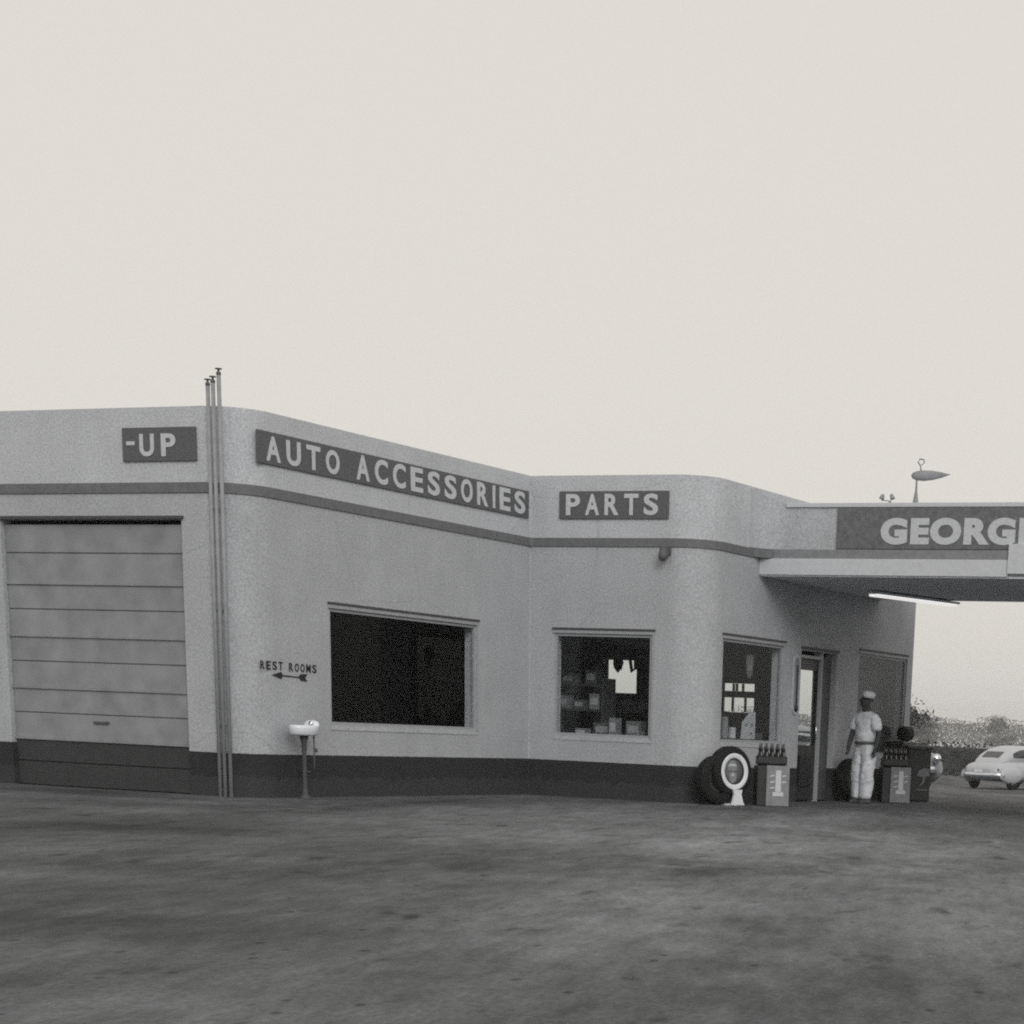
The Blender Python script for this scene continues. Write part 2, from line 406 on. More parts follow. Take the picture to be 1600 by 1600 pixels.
def path_outline(off):
    # outline of the street faces, pushed out by off
    pts = [Vector((-10, -7-off, 0)), Vector((-.6, -7-off, 0))]
    pts += [Vector((-.6+(.6+off)*math.cos(R(a)), -6.4+(.6+off)*math.sin(R(a)), 0)) for a in lin(-90, 0, 12)[1:]]
    pts += [Vector((0+off, -.08, 0))]
    pts += [Vector((.08+(.08-off)*math.cos(R(a)), -.08+(.08-off)*math.sin(R(a)), 0)) for a in lin(180, 90, 6)[1:]]
    pts += [Vector((2.42, 0-off, 0))]
    pts += [Vector((2.42+(.6+off)*math.cos(R(a)), .6+(.6+off)*math.sin(R(a)), 0)) for a in lin(-90, 0, 12)[1:]]
    return pts
def band(name, z0, z1, out, material, yend, parent):
    b = MB(); A = path_outline(out)+[Vector((3.02+out, yend, 0))]; B = path_outline(-.002)+[Vector((3.018, yend, 0))]
    up = lambda pts, z: [p+Vector((0, 0, z)) for p in pts]
    b.grid([up(B, z0), up(A, z0), up(A, z1), up(B, z1)], closed=False, smooth=False)
    o = b.build(name, material, parent)
    return o
band('belt_band', 3.695, 3.815, .022, M['band'], 1.84, st)
b = MB(); b.box(-10+T, 2.72, .4, YE-T, 4.28, 4.32); b.box(-10+T, -T, -7+T, .4, 4.275, 4.315); b.build('roof', M['roof'], st)
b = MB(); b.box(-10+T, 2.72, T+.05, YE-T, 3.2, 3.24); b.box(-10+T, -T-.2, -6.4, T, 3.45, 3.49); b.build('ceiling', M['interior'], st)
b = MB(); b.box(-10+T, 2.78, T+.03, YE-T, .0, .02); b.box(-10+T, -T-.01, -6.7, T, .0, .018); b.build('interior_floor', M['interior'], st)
# inner partition between workshop and shop, and between shop and the room at the right-hand window
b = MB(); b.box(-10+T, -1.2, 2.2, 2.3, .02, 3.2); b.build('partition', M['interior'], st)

def window(axis, plane, h, out, glass, right_trim=True, muntins=()):
    # axis 'x': wall runs along y at x=plane (faces +x); 'y': runs along x at y=plane (faces -y)
    s0, s1, z0, z1 = h
    def bx(b, a0, a1, o0, o1, c0, c1, bev=0):
        if axis == 'x': b.box(plane+o0, plane+o1, a0, a1, c0, c1, bev)
        elif axis == 'y': b.box(a0, a1, plane-o1, plane-o0, c0, c1, bev)
        else: b.box(a0, a1, plane+o0, plane+o1, c0, c1, bev)
    b = MB()
    # slim frame inside the opening
    fw = .04
    fo0, fo1 = (-.055, -.012) if out else (-.10, -.04)
    bx(b, s0, s0+fw, fo0, fo1, z0, z1); bx(b, s1-fw, s1, fo0, fo1, z0, z1)
    bx(b, s0+fw, s1-fw, fo0, fo1, z1-fw, z1); bx(b, s0+fw, s1-fw, fo0, fo1, z0, z0+fw)
    for mz in muntins: bx(b, s0+fw, s1-fw, fo0, fo1, mz[0], mz[1])
    w = b.build('window', M['trim'] if out else M['dark_trim'], st)
    b = MB(); bx(b, s0+fw, s1-fw, fo0+.02, fo0+.027, z0+fw, z1-fw); b.build('pane', glass, w)
    if out:
        b = MB(); bx(b, s0-.02, s1+.04, .002, .022, z1, z1+.05, .004); bx(b, s1+.004, s1+.035, .002, .016, z0-.02, z1-.002, .004)
        b.build('casing', M['trim'], w)
        b = MB(); bx(b, s0-.03, s1+.055, .002, .034, z1+.052, z1+.08); b.build('shade_strip', M['dark_trim'], w)  # dark strip standing in for the shadow line above the window head
        b = MB(); bx(b, s0-.01, s1+.03, .002, .010, z0-.07, z0-.022, .003); b.build('sill', M['stucco_plain'], w)
    return w
window('x', 0, W1, True, M['glass_dark']); window('y', 0, W2, True, M['glass'])
window('x', 3.02, W3, True, M['glass']); window('x', 3.02, W4, True, M['glass_dusty'])
window('r', YE-.0, REAR[0], False, M['glass_dark'])
rear_w = window('r', YE-.0, REAR[1], False, M['glass_dark'], muntins=((1.73, 1.85),))
for x, za, zb in ((-.63, 1.47, 1.728), (-.36, 1.47, 1.728), (-.62, 1.852, 1.985), (-.55, 1.852, 1.985), (-.42, 1.852, 1.985)):
    b = MB(); b.box(x-.016, x+.016, YE-.10, YE-.04, za, zb); b.build('glazing_bar', M['dark_trim'], rear_w)
window('r', YE-.0, REAR[2], False, M['glass_dark'])
# grey blind a little way behind the right-hand window
b = MB(); b.box(2.55, 2.57, 5.6, 8.5, .6, 2.9); b.build('window_blind', mat('blind_cloth', .075, .9, .15, 2), st)

# entrance: glazed door, fixed grey side panel, frame
d = MB()
y0, y1, zt = 3.66, 4.52, 2.30
d.box(2.90, 2.945, y0, y0+.05, .03, zt); d.box(2.90, 2.945, y1-.05, y1, .03, zt)
d.box(2.90, 2.945, y0+.05, y1-.05, zt-.17, zt); d.box(2.90, 2.945, y0+.05, y1-.05, .03, .92)
door = d.build('entrance_door', M['steel'], st)
b = MB(); b.box(2.918, 2.926, y0+.05, y1-.05, .92, zt-.17); b.build('pane', M['glass_dark'], door)
b = MB(); b.tube([(2.945, y1-.09, 1.0), (2.99, y1-.09, 1.02), (2.99, y1-.09, 1.22), (2.945, y1-.09, 1.24)], .012); b.build('handle', M['chrome'], door)
b = MB(); b.box(2.95, 2.985, 3.85, 4.3, .25, .75, .01); b.build('kick_panel', M['black'], door)
b = MB(); b.box(2.84, 3.0, DR[0]+.001, y0-.005, 0, 2.42); b.box(2.84, 3.0, y1+.005, y1+.06, 0, 2.42); b.box(2.84, 3.0, y0-.005, y1+.005, zt+.01, 2.36); b.build('door_frame', M['trim'], st)
b = MB(); b.box(2.86, 2.92, y1+.06, DR[1]-.002, .02, 2.36, .004); b.build('side_panel', mat('side_panel_paint', .095, .7, .2, 4), st)
b = MB(); b.box(3.022, 3.05, DR[0]-.02, DR[1]+.06, 2.45, 2.49); b.build('door_shade_strip', M['dark_trim'], st)  # the same dark strip for a shadow line, over the door

# garage door: sections with joints, dark lowest part
g = MB()
zs = [.0, .61, 1.27, 1.93, 2.59, 3.335]
x0, x1 = GD[0], GD[1]
for i in range(5):
    g.mi = 1 if i == 0 else 0
    zm = (zs[i]+zs[i+1])/2+.01
    g.box(x0+.01, x1-.01, -6.93, -6.88, zs[i]+.012, zm-.008, .004); g.box(x0+.01, x1-.01, -6.93, -6.88, zm+.008, zs[i+1]-.012, .004)
    g.box(x0+.01, x1-.01, -6.905, -6.87, zm-.008, zm+.008); 
    g.mi = 0 if i else 1
    if i: g.box(x0+.01, x1-.01, -6.955, -6.90, zs[i]-.012, zs[i]+.012, .003)
gd = g.build('garage_door', [M['door'], M['door_base']], st)
b = MB(); b.box(-2.55, -2.30, -6.965, -6.945, .84, .87, .004); b.box(-2.55, -2.53, -6.95, -6.925, .84, .87); b.box(-2.32, -2.30, -6.95, -6.925, .84, .87); b.build('handle', M['iron'], gd)
b = MB(); b.box(x0-.02, x1+.04, -7.035, -7.002, 3.385, 3.42); b.build('door_lintel', M['dark_trim'], st)

# canopy: slab with fascia, dark band and parapet, running out to the right to a pier
yc, yb, xe = 1.85, 6.95, 9.6
b = MB(); b.box(3.03, xe, yc+.03, yb, 3.46, 3.70); b.box(3.03, xe, yc+.05, yc+.2, 3.70, 4.49); b.box(3.03, xe, yb-.2, yb, 3.70, 4.49); b.box(3.03, xe, yc+.2, yb-.2, 4.0, 4.05)
cn = b.build('canopy', M['stucco_plain'], st)
b = MB(); b.box(3.025, 7.10, yc, yc+.03, 3.46, 3.698, .004); b.build('fascia', M['fascia'], cn)
b = MB(); b.box(3.03, xe-.01, yc+.032, yb-.01, 3.44, 3.457); b.build('soffit', M['soffit'], cn)
b = MB(); b.box(3.045, 7.10, yc+.012, yc+.05, 3.70, 3.83); b.build('belt_band', mat('band_paint_glare', .24, .75, .12, 12), cn)  # band repeated paler, glare from the bright sky mixed into its colour
b = MB(); rr_ = .42
A_ = [R(a) for a in lin(180, 90, 12)]
arc_ = lambda z, top=False: [Vector((3.021+rr_+rr_*math.cos(a), yc+.048-rr_+rr_*math.sin(a), z if not top else 4.69-.20*i/12)) for i, a in enumerate(A_)]
b.grid([arc_(3.832), arc_(0, True)], closed=False, flip=True); b.build('swept_corner', M['stucco_plain'], cn)
b = MB(); b.grid([arc_(3.70), arc_(3.83)], closed=False, flip=True); b.build('swept_band', M['band'], cn)
b = MB(); b.box(3.021+rr_, xe, yc+.02, yc+.06, 4.44, 4.50, .004); b.build('coping', M['fascia'], cn)
b = MB(); b.box(7.102, xe, yc-.03, yc+.05, 3.50, 3.92, .006); b.build('fascia_box', M['fascia'], cn)
b = MB(); b.box(9.0, 9.5, 3.9, 4.6, 0, 3.438, .03); b.build('canopy_pier', M['stucco_plain'], cn)

# ---------------------------------------------------------------- signs
def sign_x(label, name, X, y0, y1, z0, z1, words):
    s = thing(name, label, 'sign', (X, (y0+y1)/2, z0))
    b = MB(); b.box(.002, .03, y0-(y0+y1)/2, y1-(y0+y1)/2, 0, z1-z0, .003); b.build('sign_board', M['board'], s)
    for t, a, c, v0, v1, bo, spc in words:
        cell_lettering('lettering', t, M['letter'], s, a-(y0+y1)/2, c-(y0+y1)/2, v0-z0, v1-z0, frame((.0295, 0, 0), (0, 1, 0), (0, 0, 1)), bo, .008, spc)
    return s
def sign_y(label, name, Y, x0, x1, z0, z1, words, board='board'):
    s = thing(name, label, 'sign', ((x0+x1)/2, Y, z0))
    b = MB(); b.box(x0-(x0+x1)/2, x1-(x0+x1)/2, -.03, -.002, 0, z1-z0, .003); b.build('sign_board', M[board], s)
    for t, a, c, v0, v1, bo, spc in words:
        (lettering if spc > 1 else cell_lettering)('lettering', t, M['letter'], s, a-(x0+x1)/2, c-(x0+x1)/2, v0-z0, v1-z0, frame((0, -.0295, 0), (1, 0, 0), (0, 0, 1)), bo, .008, spc)
    return s
sign_x('long dark sign board reading AUTO ACCESSORIES in white capitals', 'sign', 0, -6.66, -.10, 4.085, 4.47,
       [('AUTO', -6.50, -4.95, 4.125, 4.42, .03, .42), ('ACCESSORIES', -4.57, -.22, 4.125, 4.44, .03, .42)])
sign_y('short dark sign board reading PARTS in white capitals', 'sign', 0, .52, 2.385, 4.085, 4.475, [('PARTS', .64, 2.215, 4.135, 4.435, .03, .38)])
sign_y('dark sign board ending in -UP above the garage door', 'sign', -7, -1.80, -.64, 4.065, 4.46,
       [('-', -1.73, -1.60, 4.255, 4.30, .02, 1), ('UP', -1.52, -.95, 4.12, 4.385, .03, .5)])
sign_y('wide grey sign board with bold white name GEORGE on the canopy front', 'sign', yc+.05, 4.305, 8.6, 3.845, 4.425,
       [('GEORGE', 5.03, 7.53, 3.905, 4.285, .06, 1.14)], 'board_light')
s = thing('painted_sign', 'small black REST ROOMS lettering over a left-pointing arrow on the stucco wall', 'sign', (0, -6.1, 1.5))
xfw = frame((.003, 0, 0), (0, 1, 0), (0, 0, 1))
cell_lettering('lettering', 'REST', M['black'], s, -.59, -.12, .11, .215, xfw, .02, .004, .4)
cell_lettering('lettering', 'ROOMS', M['black'], s, .01, .60, .105, .21, xfw, .02, .004, .4)
b = MB()
b.prism([(-.10, .035), (.22, .028), (.22, .045), (-.10, .052)], .004, xfw)
b.prism([(-.36, .043), (-.16, .0), (-.12, .043), (-.16, .09)], .0042, xfw)
b.prism([(.20, .036), (.26, -.005), (.40, -.012), (.35, .036), (.40, .085), (.26, .08)], .0044, xfw)
b.prism([(-.14, .036), (-.10, .036), (-.10, .052), (-.14, .052)], .003, xfw)
b.build('arrow', M['black'], s)

# ---------------------------------------------------------------- pipes, lamp, fountain, roof fittings
for k, (px, zt) in enumerate(((-.41, 4.93), (-.33, 4.96), (-.25, 5.05))):
    lab = ['pale vent pipe nearest the garage door of three on the wall corner', 'middle one of three pale vent pipes on the wall corner',
           'tallest of three pale vent pipes, nearest the long sign'][k]
    t = thing('vent_pipe', lab, 'pipe', (px, -7.045 if px < -.3 else -7.03, 0), 0, 'vent pipes on the wall corner')
    b = MB(); b.tube([(0, 0, 0), (0, 0, zt)], .026, 12); b.build('pipe', M['pipe'], t)
    b = MB(); b.lathe([(.012, zt-.02), (.030, zt-.01), (.030, zt+.02), (.014, zt+.03), (.014, zt+.05), (.045, zt+.055), (.040, zt+.066), (.0, zt+.072)], 14); b.build('cap', M['iron'], t)
    for z in (.9, 2.3, 3.5):
        b = MB(); b.box(-.034, .034, .0, .044 if px < -.3 else .03, z, z+.03); b.build('pipe_clamp', M['pipe'], t)

t = thing('wall_lamp', 'small dark floodlight tucked under the band right of the PARTS window', 'lamp', (2.37, 0, 3.50))
b = MB(); b.box(-.05, .07, -.03, -.002, .08, .19, .005); b.tube([(.01, -.03, .14), (.01, -.10, .12)], .016); b.build('bracket', M['iron'], t)
xf = frame((.0, -.16, .06), (1, 0, 0), (0, .77, .64))
b = MB(); b.lathe([(.0, .10), (.05, .09), (.07, .03), (.085, -.07), (.08, -.07), (.06, .02), (.0, .05)], 18, frame((.01, -.14, .08), (1, 0, 0), (0, -.8, .6))); b.build('lamp_hood', M['iron'], t)
b = MB(); b.tube([(-.10, -.05, .045), (-.02, -.09, .05)], .009); b.build('arm', M['iron'], t)

t = thing('drinking_fountain', 'white porcelain drinking fountain on a dark pedestal against the wall', 'drinking fountain', (.27, -6.16, 0), 0)
t.scale = (.84, .84, 1)
def oval(rx, ry, z, n=26, cx=0, cy=0): return [Vector((cx+rx*math.cos(2*math.pi*k/n), cy+ry*math.sin(2*math.pi*k/n), z)) for k in range(n)]
b = MB(); b.grid([oval(.05, .07, .80), oval(.155, .24, .805), oval(.180, .28, .825), oval(.185, .29, .90), oval(.18, .285, .93), oval(.165, .265, .935), oval(.13, .22, .90), oval(.05, .09, .88), oval(.01, .01, .878)], caps=True)
basin = b.build('basin', M['porcelain'], t)
b = MB(); b.grid([oval(.14, .06, .905, cy=.20), oval(.14, .075, .95, cy=.21), oval(.11, .065, .985, cy=.215), oval(.05, .03, 1.0, cy=.22), oval(.01, .005, 1.002, cy=.22)], caps=True); b.build('spout_hood', M['porcelain'], t)
b = MB(); b.lathe([(.0, 0), (.02, 0), (.022, .02), (.035, .03), (.035, .045), (.0, .05)], 12, frame((.06, .13, .955), (1, 0, 0), (0, 0, 1))); b.build('spout', M['chrome'], t)
b = MB(); b.lathe([(.10, 0), (.10, .02), (.05, .05), (.036, .16), (.034, .55), (.045, .72), (.075, .80), (.0, .805)], 18); b.build('pedestal', M['dark_trim'], t)
b = MB(); b.tube([(.02, .23, .84), (.02, .23, .40), (-.04, .23, .34), (-.28, .23, .33)], .014); b.lathe([(.0, .0), (.03, .0), (.03, .02), (.0, .02)], 10, frame((.02, .285, .62), (1, 0, 0), (0, 0, 1))); b.tube([(.02, .23, .62), (.02, .29, .62)], .010); b.build('water_pipe', M['iron'], t)

# leaf-shaped fitting on a tapered post behind the canopy parapet
t = thing('roof_ornament', 'pointed leaf-shaped grey fitting on a thin tapered post above the canopy', 'roof fitting', (3.88, 6.2, 4.05))
b = MB(); b.lathe([(.06, 0), (.055, .75), (.045, .95), (.02, 1.10), (.015, 1.30), (.0, 1.31)], 12); b.build('post', M['vane'], t)
b = MB()
prof = [(-.10, .0), (-.07, .055), (.0, .085), (.12, .098), (.27, .085), (.42, .05), (.52, .018), (.57, .003)]
rings = []
for u, r_ in prof:
    k = max(r_, .003)
    rings.append([Vector((u*.95, u*.3+.55*k*math.cos(a), 1.35+.012*u*8*.5+k*math.sin(a)*(.95 if math.sin(a) < 0 else .8))) for a in (2*math.pi*i/18 for i in range(18))])
b.grid(rings, caps=True); b.build('leaf_body', M['vane'], t)
b = MB(); b.tube([(.06, .02, 1.42), (.05, .02, 1.50), (.0, .02, 1.56), (.03, .02, 1.61), (.10, .02, 1.60), (.115, .02, 1.55), (.07, .02, 1.52)], .012, 8); b.build('finial', M['vane'], t)
t = thing('roof_floodlight', 'small twin-headed grey floodlight on the canopy roof left of the leaf-shaped fitting', 'lamp', (3.45, 6.1, 4.05))
b = MB(); b.tube([(0, 0, 0), (0, 0, .93)], .022); b.tube([(-.16, 0, .95), (.02, 0, .93)], .008); b.build('stem', M['vane'], t)
for sx_, dx in ((-1, -.15), (1, .04)):
    b = MB(); b.lathe([(.0, .06), (.025, .055), (.045, -.02), (.04, -.03), (.0, -.01)], 12, frame((dx, 0, .99), (1, 0, .4*sx_), (0, 1, 0))); b.build('lamp_head', M['vane'], t)

t = thing('fluorescent_fitting', 'long white lamp fitting slung under the canopy', 'lamp', (4.14, 5.72, 3.44), R(-14.5))
b = MB(); b.box(-.13, .13, -1.20, 1.20, -.06, -.025, .01); b.build('housing', M['lamp_white'], t)
for y in (-.9, .8):
    b = MB(); b.box(-.04, .04, y, y+.1, -.025, -.001); b.build('hanger', M['iron'], t)
for x in (-.06, .06):
    b = MB(); b.tube([(x, -1.18, -.08), (x, 1.18, -.08)], .022); b.build('tube', M['tube'], t)

# thermometer plaque by the door
t = thing('thermometer', 'tall round-ended advertising thermometer on the wall beside the door', 'thermometer', (3.02, 3.42, 1.40))
def stadium(hw, z0, z1, n=10):
    return [(hw*math.cos(a), z1-hw+hw*math.sin(a)) for a in (math.pi*i/n for i in range(n+1))]+[(hw*math.cos(a), z0+hw+hw*math.sin(a)) for a in (math.pi+math.pi*i/n for i in range(n+1))]
xt = frame((.002, 0, 0), (0, 1, 0), (0, 0, 1))
b = MB(); b.prism(stadium(.135, 0, .95), .02, xt); b.build('plate', M['pale'], t)
b = MB(); b.prism(stadium(.085, .05, .90), .024, xt); b.build('scale_face', M['mid'], t)
b = MB(); b.lathe([(.0, .03), (.05, .028), (.06, 0)], 14, frame((.02, 0, .10), (0, 1, 0), (0, 0, 1))); b.tube([(.03, 0, .12), (.03, 0, .78)], .012); b.build('bulb', M['black'], t)

# ---------------------------------------------------------------- tyres, oil racks, chest
def tyre_mesh(b, Ro, Ri, wd, xf, n=40):
    h = wd/2; ro, ri = Ro, Ri
    prof = [(ri, -h*.7), (ri+.03, -h*.95), ((ro+ri)/2, -h), (ro-.05, -h*.92), (ro-.012, -h*.72), (ro, -h*.4), (ro, h*.4), (ro-.012, h*.72), (ro-.05, h*.92), ((ro+ri)/2, h), (ri+.03, h*.95), (ri, h*.7), (ri, -h*.7)]
    b.lathe(prof, n, xf)
az = R(-24)
nrm = Vector((math.cos(az), math.sin(az), .05)).normalized(); side = Vector((-math.sin(az), math.cos(az), 0))
t = thing('tyre_display', 'upright black whitewall tyre with an emblem card in its hub on a white stand', 'tyre', (3.38, .30, 0))
upv = nrm.cross(side)
xf = frame((0, 0, .50), side, upv)
b = MB(); tyre_mesh(b, .375, .195, .24, xf); ty = b.build('tyre', M['rubber'], t)
b = MB(); b.lathe([(.195, .112), (.205, .124), (.255, .1275), (.268, .122)], 40, xf); b.build('whitewall', M['whitewall'], ty)
b = MB(); b.lathe([(.0, .085), (.20, .085), (.203, .07)], 40, xf); b.build('hub_card', M['insert'], t)
xe2 = frame((0, 0, .50), side, upv) @ Matrix.Translation((-.015, 0, .086))
b = MB()
b.prism([(-.10, .02), (-.09, .10), (-.045, .16), (.045, .16), (.08, .10), (.085, .02), (.0, .0)], .006, xe2)
b.prism([(-.075, -.02), (-.02, -.005), (.02, -.005), (.075, -.02), (.07, -.12), (.03, -.165), (-.03, -.165), (-.07, -.12)], .006, xe2)
b.build('emblem', M['mid'], t)
b = MB(); b.prism([(-.105, .075), (-.05, .115), (.04, .115), (.08, .075)], .003, xe2 @ Matrix.Translation((0, 0, .0065))); b.build('emblem_mark', M['pale'], t)
b = MB(); b.prism([(-.02, -.03), (.02, -.03), (.03, -.07), (-.03, -.07)], .003, xe2 @ Matrix.Translation((0, 0, .0065))); b.build('emblem_mark', M['pale'], t)
b = MB(); b.prism([(-.13, -.497), (.13, -.497), (.10, -.44), (.07, -.34), (.09, -.27), (-.09, -.27), (-.07, -.34), (-.10, -.44)], .035, frame((0, 0, .50), side, upv) @ Matrix.Translation((0.03, 0, .128))); b.box(-.16, .16, -.10, .12, 0, .03); b.build('stand', M['whitewall'], t)

def bare_tyre(loc, azd, tilt, label):
    t = thing('tyre', label, 'tyre', loc)
    n_ = Vector((math.cos(R(azd)), math.sin(R(azd)), tilt)).normalized(); s_ = Vector((-math.sin(R(azd)), math.cos(R(azd)), 0)); u_ = n_.cross(s_)
    b = MB(); tyre_mesh(b, .36, .20, .22, frame((0, 0, .37), s_, u_)); b.build('tread', M['rubber'], t)
    b = MB(); b.lathe([(.0, .02), (.10, .03), (.15, .06), (.198, .05)], 30, frame((0, 0, .37), s_, u_)); b.build('wheel_disc', M['steel'], t)
    return t
bare_tyre((3.26, .08, 0), -24, .08, 'plain black tyre behind the whitewall tyre at the curved corner')
bare_tyre((3.28, 5.35, 0), -10, .10, 'plain black tyre leaning on the wall behind the man')

bottle_bm_me = None
def make_bottle(label, loc):
    b = MB(); b.lathe([(.0, 0), (.036, .002), (.038, .01), (.038, .13), (.034, .155), (.022, .205), (.018, .225), (.024, .23), (.024, .245), (.010, .325), (.006, .335), (.0, .336)], 14)
    o = b.build('oil_bottle', M['bottle'], None, loc); tag(o, label, 'bottle', 'oil bottles in the racks'); return o
proto_bottle = None
def oil_rack(loc, rz, label, blabel, base_h=.60):
    global proto_bottle
    t = thing('oil_rack', label, 'oil rack', loc, rz)
    # local: front faces -y
    b = MB(); b.box(-.27, .21, -.14, .20, 0, base_h, .012); b.build('cabinet', M['steel'], t)
    b = MB(); b.box(-.125, .235, -.165, -.142, .005, base_h+.01, .006); pl = b.build('placard', M['placard'], t)
    xf = frame((.06, -.1655, .0), (1, 0, 0), (0, 0, 1)); b = MB()
    b.prism([(-.045, .22), (.045, .22), (.042, .54), (-.042, .54)], .004, xf); b.prism([(-.085, .155), (.085, .155), (.085, .215), (-.085, .215)], .004, xf)
    for k in range(3): b.prism([(-.13, .44-.09*k), (-.06, .455-.09*k), (-.06, .475-.09*k), (-.13, .46-.09*k)], .0025, xf)
    for k in range(2): b.prism([(.06, .445-.09*k), (.12, .455-.09*k), (.12, .475-.09*k), (.06, .465-.09*k)], .0025, xf)
    b.build('emblem', M['placard_mark'], pl)
    b = MB()
    for z in (base_h+.04, base_h+.14):
        b.tube([(-.25, -.12, z), (.19, -.12, z), (.19, .12, z), (-.25, .12, z), (-.25, -.12, z)], .008, 6)
    for x in (-.25, -.14, -.03, .08, .19):
        for y in (-.12, .12): b.tube([(x, y, base_h), (x, y, base_h+.15)], .006, 6)
    b.box(-.25, .19, -.128, -.122, base_h+.045, base_h+.135); b.box(-.258, -.252, -.12, .12, base_h+.045, base_h+.135)
    b.build('wire_basket', M['steel'], t)
    rot = Matrix.Rotation(rz, 3, 'Z')
    for j in range(2):
        for i in range(5):
            p = Vector(loc)+rot @ Vector((-.205+.088*i, -.07+.14*j, base_h+.002))
            if proto_bottle is None: proto_bottle = make_bottle(blabel, p)
            else:
                c = proto_bottle.copy(); COL.objects.link(c); c.location = p; c['label'] = blabel
    return t
oil_rack((3.75, 1.08, 0), R(35), 'dark oil bottle rack with a pale placard beside the whitewall tyre', 'dark oil bottle with a tall spout in the rack beside the whitewall tyre')
oil_rack((3.75, 6.30, 0), R(35), 'dark oil bottle rack with a pale placard to the right of the man', 'dark oil bottle with a tall spout in the rack right of the man')

t = thing('drinks_chest', 'dark upright chest with a pale swoosh standing past the far end of the shop front', 'drinks chest', (3.55, 7.85, 0), R(35))
b = MB(); b.box(-.22, .22, -.18, .22, .0, .93, .03); b.build('cabinet', M['steel'], t)
b = MB(); b.box(-.24, .24, -.20, .24, .932, .99, .025); b.build('lid', M['iron'], t)
xf = frame((0, -.181, 0), (1, 0, 0), (0, 0, 1)); b = MB()
b.prism([(-.03, .46), (.0, .56), (.10, .60), (.19, .58), (.20, .46), (.12, .44), (.11, .36), (.06, .29), (.02, .27), (.07, .35), (.08, .44)], .004, xf)
for k in range(5): b.prism([(-.03+.042*k, .20), (.0+.042*k, .20), (.004+.042*k, .225), (-.026+.042*k, .225)], .004, xf)
b.build('mark', M['mid'], t)
bare_tyre((3.40, 7.55, 0), -10, .1, 'plain black tyre leaning between the second oil rack and the dark chest')
t = thing('tool_cabinet', 'dark narrow cabinet against the end of the shop front behind the second oil rack', 'cabinet', (3.22, 7.85, 0))
b = MB(); b.box(-.15, .15, -.28, .42, .0, 1.05, .02); b.build('carcass', M['steel'], t)
b = MB(); b.box(-.13, .13, -.05, .40, 1.052, 1.32, .11); b.build('drum', M['rubber'], t)
b = MB(); b.tube([(.16, .0, .5), (.18, .0, .52), (.18, .0, .62), (.16, .0, .64)], .008); b.build('handle', M['iron'], t)

# ---------------------------------------------------------------- goods seen through the windows
def carton(loc, sx, sy, sz, material, label, rz=0):
    t = thing('carton', label, 'box', loc, rz, 'cartons on the shop shelves')
    b = MB(); b.box(-sx/2, sx/2, -sy/2, sy/2, 0, sz, .004); b.build('box_body', M[material], t)
    b = MB(); b.box(-sx*.36, sx*.36, -sy/2-.003, -sy/2-.001, sz*.3, sz*.75); b.build('printed_panel', M['mid' if material == 'pale' else 'pale'], t)
    return t
def shelf_unit(loc, L, depth, heights, along, label):
    t = thing('shelf_unit', label, 'shelves', loc)
    b = MB()
    for z in heights:
        if along == 'y': b.box(-depth/2, depth/2, -L/2, L/2, z-.03, z)
        else: b.box(-L/2, L/2, -depth/2, depth/2, z-.03, z)
    b.build('shelf_board', M['dark_trim'], t)
    zt = max(heights)+.1
    for s in (-1, 1):
        b = MB()
        if along == 'y': b.box(-depth/2, depth/2, s*L/2-.02+.021*s, s*L/2+.02+.021*s, 0, zt)
        else: b.box(s*L/2-.02+.021*s, s*L/2+.02+.021*s, -depth/2, depth/2, 0, zt)
        b.build('upright', M['dark_trim'], t)
    return t
shelf_unit((2.55, 1.68, .02), 1.9, .5, (.40, .965), 'y', 'low dark display shelf just inside the window behind the whitewall tyre')
for i, (y, hgt, m_) in enumerate(((.80, .15, 'mid'), (1.00, .22, 'pale'), (1.38, .32, 'mid'), (1.66, .17, 'pale'))):
    b = MB(); r_ = .06
    if i == 1: b.lathe([(.0, 0), (r_, 0), (r_, hgt*.7), (.015, hgt*.8), (.015, hgt), (.0, hgt)], 14)
    else: b.lathe([(.0, 0), (r_, 0), (r_+.003, .008), (r_, .016), (r_, hgt-.015), (r_+.003, hgt-.008), (r_, hgt), (.0, hgt-.006)], 14)
    o = b.build('can' if i != 1 else 'bottle', M[m_], None, (2.74, y, .985))
    tag(o, ['short grey can at the near end of the shop window shelf', 'pale bottle on the shop window shelf beside the short can', 'tall grey can on the shop window shelf right of the pale bottle', 'grey can on the shop window shelf left of the price card'][i], 'can' if i != 1 else 'bottle')
t = thing('price_card', 'pale price card with dark spots propped at the right of the shop window', 'card', (2.72, 2.28, .985), R(0))
xf = frame((0, 0, 0), (0, 1, 0), (0, 0, 1)); b = MB(); b.prism([(-.26, .0), (.26, .0), (.26, .42), (.06, .42), (-.22, .26)], .012, xf); b.build('card', M['pale'], t)
for u, v in ((-.12, .20), (.08, .20), (.06, .06)):
    b = MB(); b.prism([(u, v), (u+.09, v), (u+.09, v+.05), (u, v+.05)], .004, xf @ Matrix.Translation((0, 0, .0122))); b.build('printed_spot', M['mid'], t)
t = thing('window_shield', 'faint shield-shaped decal high on the shop window glass', 'decal', (2.955, 1.78, 2.08))
b = MB(); b.prism([(0, -.18), (.10, -.12), (.13, .04), (.12, .16), (0, .19), (-.12, .16), (-.13, .04), (-.10, -.12)], .004, frame((0, 0, 0), (0, 1, 0), (0, 0, 1))); b.build('shield', M['insert'], t)
b = MB(); b.prism([(-.06, -.06), (.06, -.06), (.07, .02), (-.07, .02)], .002, frame((.0045, 0, 0), (0, 1, 0), (0, 0, 1))); b.build('shield_bar', M['mid'], t)
